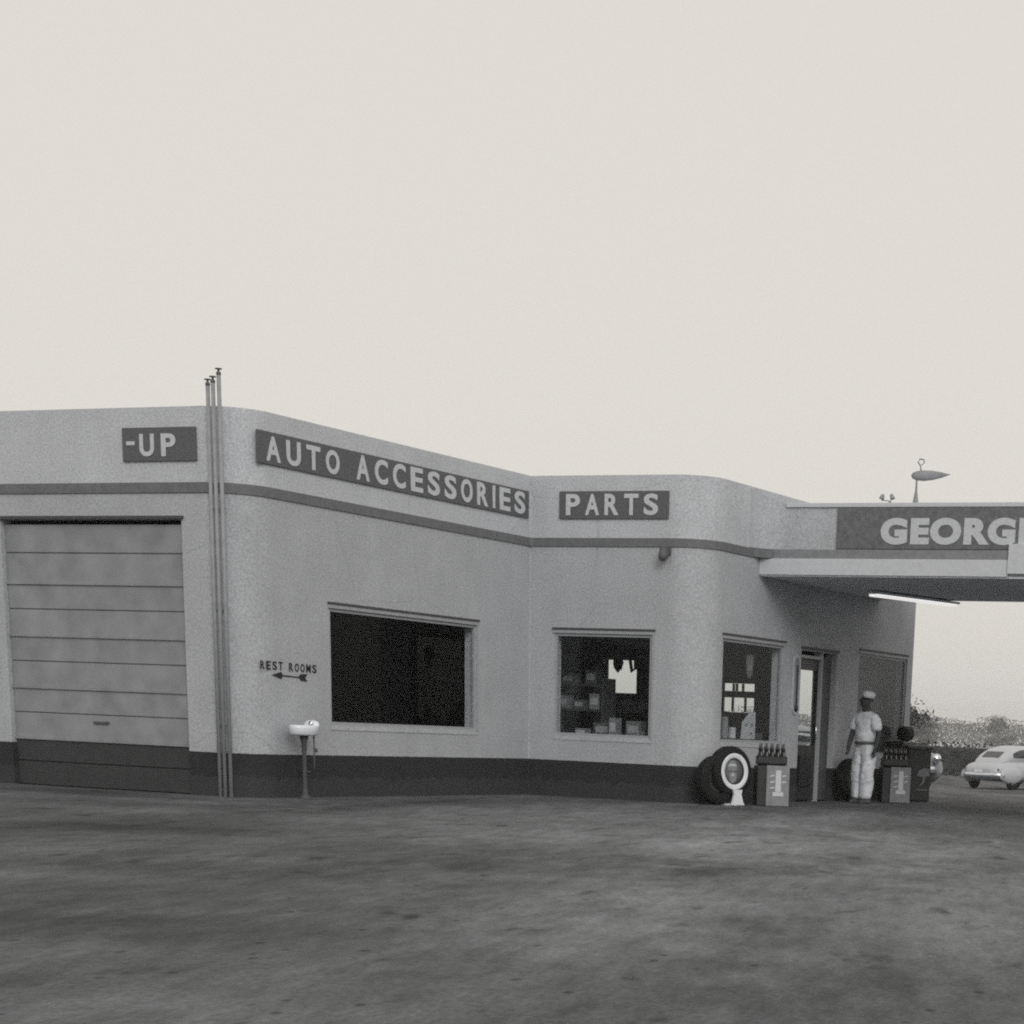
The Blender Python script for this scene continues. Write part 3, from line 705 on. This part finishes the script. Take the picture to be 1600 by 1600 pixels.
# counter and stock across the shop, before the rear windows
shelf_unit((-.6, 5.6, .02), 2.4, .45, (.45, .92, 1.32), 'x', 'dark stock shelf in mid-shop seen through the corner window')
carton((-1.25, 5.45, 1.342), .34, .3, .22, 'pale', 'pale carton at the left end of the mid-shop shelf top')
carton((-.80, 5.45, 1.342), .30, .3, .25, 'mid', 'grey carton second along the mid-shop shelf top')
carton((-.35, 5.45, 1.342), .26, .3, .18, 'pale', 'small pale carton third along the mid-shop shelf top')
shelf_unit((1.25, .95, .02), 1.5, .5, (.5, .90), 'x', 'low dark shelf just inside the corner window under the PARTS sign')
carton((1.45, .85, .922), .26, .2, .26, 'mid', 'grey carton standing on the low shelf inside the corner window')
carton((1.85, .95, .922), .30, .2, .17, 'insert', 'dark flat carton at the right of the low shelf inside the corner window', R(20))
carton((.85, .95, .922), .36, .2, .22, 'insert', 'dark carton at the left of the low shelf inside the corner window', R(-12))
shelf_unit((-.7, 2.0, .02), 1.6, .35, (.5, 1.0, 1.5, 1.95), 'x', 'tall dark shelf against the inner partition behind the corner window')
for i, (x, z, m_, lab) in enumerate(((-1.2, 1.022, 'insert', 'dark carton at the left of the tall inner shelf'), (-.75, 1.022, 'mid', 'grey carton amid the tall inner shelf'), (-.3, 1.522, 'insert', 'dark carton high on the tall inner shelf at right'), (-1.0, 1.522, 'mid', 'grey carton high on the tall inner shelf at left'))):
    carton((x, 1.97, z), .30, .24, .26, m_, lab)
shelf_unit((.25, 1.25, .02), .9, .4, (1.32, 1.70), 'x', 'narrow dark stock rack at the left inside the corner window')
stock = [(-.03, 1.20, 1.342, .20, .20, 'mid', 'grey carton at the left of the narrow stock rack, middle shelf'), (.25, 1.22, 1.342, .22, .14, 'insert', 'dark low carton amid the narrow stock rack, middle shelf'),
         (.53, 1.20, 1.342, .18, .24, 'mid', 'tall grey carton at the right of the narrow stock rack, middle shelf'), (.05, 1.22, 1.722, .26, .16, 'insert', 'dark carton at the left on top of the narrow stock rack'),
         (.45, 1.22, 1.722, .20, .22, 'insert', 'taller dark carton at the right on top of the narrow stock rack'), (1.20, .62, .922, .14, .30, 'mid', 'slim grey carton standing close behind the corner window glass'),
         (1.62, .62, .922, .12, .12, 'pale', 'little pale carton close behind the corner window glass'), (.62, .62, .922, .20, .12, 'mid', 'flat grey carton low at the left behind the corner window glass')]
for x, y, z, sx_, sz_, m_, lab in stock: carton((x, y, z), sx_, .16, sz_, m_, lab, R(random.uniform(-14, 14)))
# tools hung in the rear opening seen through the corner window
for i, (x, l, lab) in enumerate(((-3.06, .24, 'dark funnel hanging at the middle of the small rear window'), (-2.98, .20, 'dark hose loop hanging at the right of the small rear window'))):
    t = thing('hanging_funnel' if i == 0 else 'hanging_hose', lab, 'funnel' if i == 0 else 'hose', (x, 8.45, 2.38))
    b = MB()
    if i == 0: b.lathe([(.012, .03), (.09, -.02), (.10, -.10), (.075, -.18), (.03, -l), (.0, -l-.03)], 14)
    else: b.tube([(.0, 0, 0), (.03, 0, -.08), (.0, 0, -l), (-.04, 0, -.10), (-.02, 0, 0)], .018, 8)
    b.build('body', M['steel'], t)
    b = MB(); b.tube([(0, 0, .0), (0, 0, .82)], .006, 6); b.build('hook', M['steel'], t)

t = thing('hanging_belt', 'dark fan belt hung across the left top of the small rear window', 'fan belt', (-3.28, 8.40, 2.42))
b = MB(); b.tube([(-.12, 0, .0), (-.14, 0, -.14), (-.06, 0, -.22), (.02, 0, -.10), (.04, 0, .02)], .02, 8); b.build('loop', M['steel'], t)
b = MB(); b.tube([(-.12, 0, -.01), (-.12, 0, .78)], .006, 6); b.build('hook', M['steel'], t)
t = thing('hanging_belt', 'dark coiled belt hung at the right edge of the small rear window', 'fan belt', (-2.70, 8.40, 2.44))
b = MB(); b.tube([(-.02, 0, .03), (-.06, 0, -.10), (-.02, 0, -.30), (.06, 0, -.24), (.05, 0, -.02)], .035, 8); b.build('loop', M['steel'], t)
b = MB(); b.tube([(-.02, 0, .02), (-.02, 0, .76)], .006, 6); b.build('hook', M['steel'], t)

# ---------------------------------------------------------------- the attendant
def skin_mesh(verts, edges, radii, mats, name, parent, sub=2, root=0, post=None):
    me = bpy.data.meshes.new(name); me.from_pydata(verts, edges, [])
    o = bpy.data.objects.new(name+'_tmp', me); COL.objects.link(o)
    m = o.modifiers.new('skin', 'SKIN'); m.use_smooth_shade = True; m.branch_smoothing = .6
    for i, r_ in enumerate(radii):
        v = me.skin_vertices[0].data[i]; v.radius = r_ if isinstance(r_, tuple) else (r_, r_); v.use_root = (i == root)
    s = o.modifiers.new('sub', 'SUBSURF'); s.levels = s.render_levels = sub
    dg = bpy.context.evaluated_depsgraph_get()
    nm = bpy.data.meshes.new_from_object(o.evaluated_get(dg)); bpy.data.objects.remove(o)
    if post:
        for v in nm.vertices: v.co = post(v.co.copy())
    nm.materials.clear()
    for q in mats: nm.materials.append(q)
    for p in nm.polygons: p.use_smooth = True
    r = bpy.data.objects.new(name, nm); COL.objects.link(r); r.parent = parent
    return r
man = thing('person', 'man in a white short-sleeved shirt, pale trousers and cap standing by the shop door', 'person', (3.72, 4.86, 0), R(-20))
man.scale = (1.15, 1.10, .995)
V, E_, Rr = [], [], []
def jv(x, y, z, r, par=None):
    V.append((x, y, z)); Rr.append(r); i = len(V)-1
    if par is not None: E_.append((par, i))
    return i
pel = jv(0, 0, .98, .11); wai = jv(0, 0, 1.12, .10, pel); che = jv(0, .01, 1.30, .11, wai); nb = jv(0, .01, 1.46, .075, che)
nk = jv(-.005, 0, 1.56, .060, nb); hd = jv(-.012, -.012, 1.65, .078, nk); h2 = jv(-.014, -.01, 1.74, .092, hd); h3 = jv(-.010, .0, 1.82, .062, h2)
nose = jv(-.055, -.098, 1.685, .016, hd)
def limb(s, el, wr, hand_dir):
    sh = jv(s*.16, .01, 1.42, .055, nb if False else che); e = jv(*el, .044, sh); e2 = jv((el[0]+wr[0])/2, (el[1]+wr[1])/2, (el[2]+wr[2])/2, .042, e); w_ = jv(*wr, .030, e2)
    hd_ = Vector(hand_dir).normalized(); pm = Vector(wr)+hd_*.055; pa = jv(*pm, (.034), w_)
    side_ = Vector((0, 1, 0)).cross(hd_).normalized(); fwd_ = Vector((0, -1, 0))
    for k, (off, ln) in enumerate(((-.026, .072), (-.009, .082), (.009, .078), (.026, .062))):
        a = pm+hd_*.035+Vector((0, off, 0)); c1 = a+hd_*ln*.5; c2 = a+hd_*ln*.9+side_*(-.018*s)
        i1 = jv(*a, .0095, pa); i2 = jv(*c1, .0085, i1); jv(*c2, .0075, i2)
    a = pm+Vector((0, -.030, 0)); i1 = jv(*a, .011, pa); jv(*(a+hd_*.035+Vector((0, -.022, 0))), .009, i1)
limb(-1, (-.235, -.02, 1.17), (-.215, -.13, .95), (.12, -.25, -1)); limb(1, (.245, .03, 1.16), (.235, -.03, .92), (-.05, -.2, -1))
for s in (-1, 1):
    hp = jv(s*.09, 0, .90, .09, pel); kn = jv(s*.095, -.02, .50, .058, hp); cf = jv(s*.09, .015, .32, .052, kn); an = jv(s*.085, .03, .085, .036, cf); jv(s*.105, -.10, .04, .034, an)
def flat(c):
    if c.z > .85 and abs(c.x) < .22 and c.z < 1.5: c.y *= .85
    return c
skin_mesh(V, E_, Rr, [M['skin']], 'body', man, 2, 0, flat)
# shirt and trousers
V, E_, Rr = [], [], []
a = jv(0, 0, .965, .160); b1 = jv(0, 0, 1.12, .172, a); c1 = jv(0, .005, 1.29, .188, b1); d1 = jv(0, .01, 1.42, .158, c1); e1 = jv(0, .005, 1.53, .085, d1)
for s in (-1, 1):
    q = jv(s*.155, .01, 1.43, .095, d1); q2 = jv(s*.212, .0, 1.31, .092, q); jv(s*.245, -.012, 1.195, .088, q2)
def shirt_f(c):
    if abs(c.x) < .17: c.y *= .86
    k = mnoise.noise(Vector((c.x*9, c.y*9, c.z*13)))*.016+mnoise.noise(Vector((c.x*22, c.y*22, c.z*30)))*.007
    c += Vector((c.x*.5, c.y, 0)).normalized()*k
    return c
skin_mesh(V, E_, Rr, [M['cloth']], 'shirt', man, 3, 0, shirt_f)
V, E_, Rr = [], [], []
a = jv(0, 0, 1.12, .140); b1 = jv(0, 0, .97, .165, a)
for s in (-1, 1):
    q = jv(s*.085, 0, .80, .124, b1); q2 = jv(s*.092, -.02, .50, .112, q); q3 = jv(s*.082, .01, .28, .108, q2); jv(s*.08, .0, .05, .104, q3)
def trouser_f(c):
    if c.z > .85: c.y *= .80
    k = mnoise.noise(Vector((c.x*10+3, c.y*10, c.z*6)))*.016+mnoise.noise(Vector((c.x*20, c.y*20, c.z*22)))*.009
    c += Vector((0, c.y-.02, 0)).normalized()*k; c.x += k*.6
    if c.z < .75: c.x -= .035*(.75-c.z)/.75
    return c
skin_mesh(V, E_, Rr, [M['trousers']], 'trousers', man, 3, 0, trouser_f)
b = MB(); b.grid([oval(.150, .135, .985, 30), oval(.168, .150, .99, 30), oval(.168, .150, 1.02, 30), oval(.150, .135, 1.025, 30)]); b.build('belt', M['iron'], man)
for s in (-1, 1):
    b = MB(); b.grid([oval(.03, .04, .0, 16, s*.10, -.04)]+[oval(.048, .13, z, 16, s*.10, -.06) for z in (.002, .03)]+[oval(.04, .11, .055, 16, s*.10, -.05), oval(.03, .06, .085, 16, s*.10, -.01)], caps=True); b.build('shoe', M['shoe'], man)
hx = frame((.004, .022, 1.775), (.84, .48, -.22), (-.42, .84, .10))
b = MB()
b.grid([[hx @ p for p in oval(*q)] for q in ((.092, .108, -.02), (.096, .113, .0), (.100, .116, .03), (.088, .102, .06), (.05, .06, .078), (.01, .01, .082))], caps=True)
cap = b.build('cap', M['cloth'], man)
b = MB(); b.grid([[hx @ Vector((x*.085, -.09-.07*math.cos(x*1.45), -.012-.012*(1-abs(x)))) for x in lin(-1, 1, 12)], [hx @ Vector((x*.085, -.075, -.008)) for x in lin(-1, 1, 12)]], closed=False); b.build('cap_peak', M['insert'], cap)
for s in (-1, 1):
    b = MB(); b.lathe([(.0, .0), (.010, .004), (.012, .012), (.0, .016)], 8, frame((-.045+s*.030, -.082-s*-.012, 1.715), (1, 0, 0), (0, 0, 1)))
    b.build('eye', M['pale'], man)
b = MB(); b.tube([(-.070, -.080, 1.635), (-.048, -.090, 1.632), (-.022, -.086, 1.635)], .006, 6); b.build('mouth', M['black'], man)
for s in (-1, 1):
    b = MB(); b.lathe([(.0, .0), (.018, .004), (.026, .012), (.020, .016)], 10, frame((-.012+s*.088, .0+s*.02, 1.70), (0, 1, 0), (0, 0, 1)) if s > 0 else frame((-.012+s*.09, -.02, 1.70), (0, 0, 1), (0, 1, 0)))
    b.build('ear', M['skin'], man)

# ---------------------------------------------------------------- cars (rounded late-forties sedan)
def make_car(label, loc, rz, paint):
    t = thing('parked_car', label, 'car', loc, rz, 'cars parked beyond the building')
    # local: length along x, nose at +x, 4.9 long, ground at z=0
    def sec(x, hw, zb, zt, sq, n=28):
        out = []
        zc = (zb+zt)/2; hz = (zt-zb)/2
        for k in range(n):
            a = 2*math.pi*k/n; c, s = math.cos(a), math.sin(a)
            out.append(Vector((x, hw*math.copysign(abs(c)**sq, c), zc+hz*math.copysign(abs(s)**sq, s))))
        return out
    b = MB()
    st_ = [(-2.42, .45, .50, .72), (-2.36, .66, .40, .82), (-2.1, .80, .32, .93), (-1.6, .88, .28, 1.02), (-.9, .90, .26, 1.06), (0, .91, .26, 1.06), (.8, .90, .27, 1.07), (1.4, .86, .30, 1.05), (1.9, .80, .34, 1.00), (2.25, .70, .40, .90), (2.38, .52, .46, .78)]
    b.grid([sec(x, hw, zb, zt, .62) for x, hw, zb, zt in st_], caps=True); body = b.build('body', paint, t)
    b = MB()
    cab = [(-2.15, .42, .78, .90), (-1.85, .58, .80, 1.08), (-1.45, .66, .85, 1.30), (-.95, .71, .9, 1.47), (-.4, .73, .9, 1.56), (.2, .73, .9, 1.57), (.55, .71, .9, 1.51), (.85, .69, .9, 1.33), (1.15, .66, .9, 1.08), (1.22, .64, .9, 1.0)]
    b.grid([sec(x, hw, zb, zt, .66) for x, hw, zb, zt in cab], caps=True); b.build('cabin', paint, t)
    # window bands: same surface slightly proud
    for s in (-1, 1):
        for (xa, xb_) in ((-1.25, -.45), (-.36, .44)):
            b = MB(); rings = []
            for x in lin(xa, xb_, 6):
                for (p, q) in zip(cab[:-1], cab[1:]):
                    if p[0] <= x <= q[0]:
                        f = (x-p[0])/(q[0]-p[0]); L_ = [p[i]+(q[i]-p[i])*f for i in range(4)]
                hw, zb, zt = L_[1], L_[2], L_[3]; zc = (zb+zt)/2; hz = (zt-zb)/2; ring = []
                for z in lin(1.13, min(zt-.10, 1.42), 5):
                    sv_ = min(.98, max(0, (z-zc)/hz)); tt = sv_**(1/.66); yy = hw*(max(0, 1-tt*tt))**(.33)
                    ring.append(Vector((x, s*(yy+.006), z)))
                rings.append(ring)
            b.grid(rings, closed=False); b.build('side_window', M['car_glass'], t)
    b = MB(); b.grid([[Vector((.70+.36*(1-f), y*(.56+.06*(1-f)), 1.10+.30*f)) for y in lin(-1, 1, 8)] for f in lin(0, 1, 4)], closed=False)
    for v in b.bm.verts: v.co.x += .06-.05*abs(v.co.y)**2
    b.build('windscreen', M['car_glass'], t)
    b = MB(); b.grid([[Vector((-1.78+.40*f, y*.36, 1.135+.20*f)) for y in lin(-1, 1, 8)] for f in lin(0, 1, 4)], closed=False)
    b.build('rear_window', M['car_glass'], t)
    for s in (-1, 1):
        for x0, x1_, zt_ in ((.95, 2.42, .90), (-2.30, -.75, .86)):
            b = MB(); rr = []
            for f in lin(0, 1, 10):
                x = x0+(x1_-x0)*f; k = math.sin(math.pi*min(1, max(.04, (f*.94+.03))))**.55
                rr.append([Vector((x, s*(.80+.17*k*math.cos(a)), .52+(.40 if zt_ > .88 else .36)*k*math.sin(a)*.92)) for a in (2*math.pi*i/16 for i in range(16))])
            b.grid(rr, caps=True); b.build('fender', paint, t)
    for x in (1.55, -1.45):
        for s in (-1, 1):
            xf = frame((x, s*.80, .345), (1, 0, 0), (0, 0, 1 if s < 0 else -1))
            b = MB(); tyre_mesh(b, .345, .20, .19, xf, 28); wh = b.build('wheel', M['rubber'], t)
            b = MB(); b.lathe([(.0, .085), (.10, .08), (.19, .06), (.205, .04)], 24, xf); b.build('hub_cap', M['chrome'], wh)
    for s, nm in ((1, 'bumper'), (-1, 'bumper')):
        b = MB(); pts = [(s*(2.52-.34*abs(y)**3), y*.90, .50) for y in lin(-1, 1, 14)]
        rr = [[Vector((x+s*.02*math.cos(a), y, z+.075*math.sin(a))) for a in (2*math.pi*i/10 for i in range(10))] for x, y, z in pts]
        b.grid(rr, caps=True)
        for y in (-.35, .35): b.box(min(s*2.30, s*2.49), max(s*2.30, s*2.49), y-.03, y+.03, .46, .54)
        b.build(nm, M['chrome'], t)
    for s in (-1, 1):
        b = MB(); b.lathe([(.0, .05), (.06, .045), (.10, .01), (.11, -.03)], 18, frame((2.36, s*.72, .74), (0, 1, 0), (0, 0, 1))); b.build('headlight', M['chrome'], t)
        b = MB(); b.lathe([(.0, .04), (.035, .03), (.045, 0)], 12, frame((-2.30, s*.70, .70), (0, -1, 0), (0, 0, 1))); b.build('tail_light', M['iron'], t)
    b = MB(); b.box(-2.545, -2.535, -.17, .17, .585, .70, .003); b.build('number_plate', M['whitewall'], t)
    b = MB()
    for z in (.56, .64, .72): b.box(2.33, 2.43, -.42, .42, z-.02, z+.02, .008)
    b.build('grille', M['chrome'], t)
    return t
make_car('pale rounded sedan parked in the open, tail towards the camera, at the right', (-7.95, 48.1, ground_z(48)), R(78), M['car'])
make_car('pale sedan half hidden behind the end wall of the station', (-1.75, 18.2, ground_z(18.2)), R(-42), M['car_warm'])
make_car('pale sedan behind the building, its roof seen through the shop door', (-7.6, 27.2, ground_z(27)), R(28), M['car_warm'])

# ---------------------------------------------------------------- vegetation
def leaf_quads(b, n, fn, size, rnd):
    for _ in range(n):
        p = fn(rnd)
        if p is None: continue
        s = size*rnd.uniform(.6, 1.4); a = Vector((rnd.gauss(0, 1), rnd.gauss(0, 1), rnd.gauss(0, 1))).normalized(); c = a.orthogonal().normalized()
        d_ = a.cross(c); th = rnd.uniform(0, 6.28); u = c*math.cos(th)+d_*math.sin(th); v = a.cross(u)*.6
        b.face([p-u*s, p-v*s*.7, p+u*s, p+v*s*.7])
def tree(x, y, h, wd, label, seed, conical=False, group='trees standing before the far wood'):
    rnd = random.Random(seed); z0 = ground_z(y)
    t = thing('tree', label, 'tree', (x, y, z0), 0, group)
    b = MB(); b.tube([(0, 0, 0), (.05*h, 0, h*.3), (.02*h, .02*h, h*.6), (0, 0, h*.9)], [h*.035, h*.025, h*.015, h*.004], 8)
    for k in range(5):
        a = k*1.3; zz = h*(.3+.1*k); b.tube([(0, 0, zz), (math.cos(a)*wd*.3, math.sin(a)*wd*.3, zz+h*.12)], [h*.012, h*.003], 6)
    b.build('trunk', M['bark'], t)
    clumps = [(rnd.uniform(-1, 1), rnd.uniform(-1, 1), rnd.uniform(.12, .95)) for _ in range(16)]
    def fn(r):
        cx, cy, cz = r.choice(clumps)
        k = (1-cz)*.9+.12 if conical else math.sqrt(max(.05, 1-(2*cz-1)**2))
        return Vector((cx*k*wd*.42+r.gauss(0, wd*.11), cy*k*wd*.42+r.gauss(0, wd*.11), max(.05*h, cz*h+r.gauss(0, h*.06))))
    b = MB(); leaf_quads(b, 3200, fn, h*.026, rnd); b.build('crown', M['leaf'], t)
    return t
tree(-162, 442, 8.0, 11, 'dark pointed tree just past the end of the building', 3, True)
tree(-14.2, 49.0, 3.2, 4.2, 'bushy tree seen through the shop door over the car behind the building', 4, False)
tree(-220, 666, 10.8, 13, 'narrow tree rising above the far wood over the parked pale sedan', 5, True)
tree(-196, 674, 11.5, 18, 'rounded tree at the right edge above the far wood', 6, False)
tree(-240, 654, 9.6, 11, 'small spiky tree between the pointed tree and the narrow one', 8, True)
rnd = random.Random(11)
prof_ = {}
def wood_fn(r):
    x = r.uniform(-700, 250); k = int(x/5)
    if k not in prof_: prof_[k] = r.uniform(.62, 1.05)*(1.25 if r.random() < .12 else 1)
    return Vector((x, 830+.35*(x+300)+r.uniform(-25, 25), -.5+11.5*prof_[k]*r.random()**.7))
b = MB(); leaf_quads(b, 140000, wood_fn, .52, rnd); o = b.build('wood', M['leaf_far']); tag(o, 'distant low wood along the horizon', 'wood', kind='stuff')
h = thing('hedge', 'long dark hedge across the field behind the parked cars', 'hedge', (-15, 85, -.5), R(10))
b = MB(); b.box(-60, 60, -.7, .7, 0, 1.35, .2); b.build('hedge_core', M['hedge_leaf'], h)
def hedge_fn(r): return Vector((r.uniform(-60, 60), r.uniform(-.95, .95), r.uniform(0, 1.62)))
b = MB(); leaf_quads(b, 16000, hedge_fn, .13, rnd); b.build('hedge_foliage', M['hedge_leaf'], h)
gr = MB()
def grass_fn(r):
    x = r.uniform(-50, 25); return Vector((x, r.uniform(70, 84), -.5+r.uniform(0, .16)))
leaf_quads(gr, 9000, grass_fn, .10, rnd); o = gr.build('grass', M['hedge_leaf']); tag(o, 'rough grass along the far edge of the yard', 'grass', kind='stuff')

# ---------------------------------------------------------------- haze
bm_h = MB(); bm_h.box(-1020, 1020, -80, 1260, -2, 20)
hz = bm_h.build('haze', [], None); tag(hz, kind='stuff')
hm = bpy.data.materials.new('haze'); hm.use_nodes = True; hm.node_tree.nodes.clear()
pv = hm.node_tree.nodes.new('ShaderNodeVolumePrincipled'); pv.inputs['Density'].default_value = .0005; pv.inputs['Color'].default_value = (.98, .98, .98, 1); pv.inputs['Anisotropy'].default_value = .2
ho = hm.node_tree.nodes.new('ShaderNodeOutputMaterial'); hm.node_tree.links.new(pv.outputs[0], ho.inputs['Volume'])
hz.data.materials.append(hm)
hz.data.materials[0] = hm
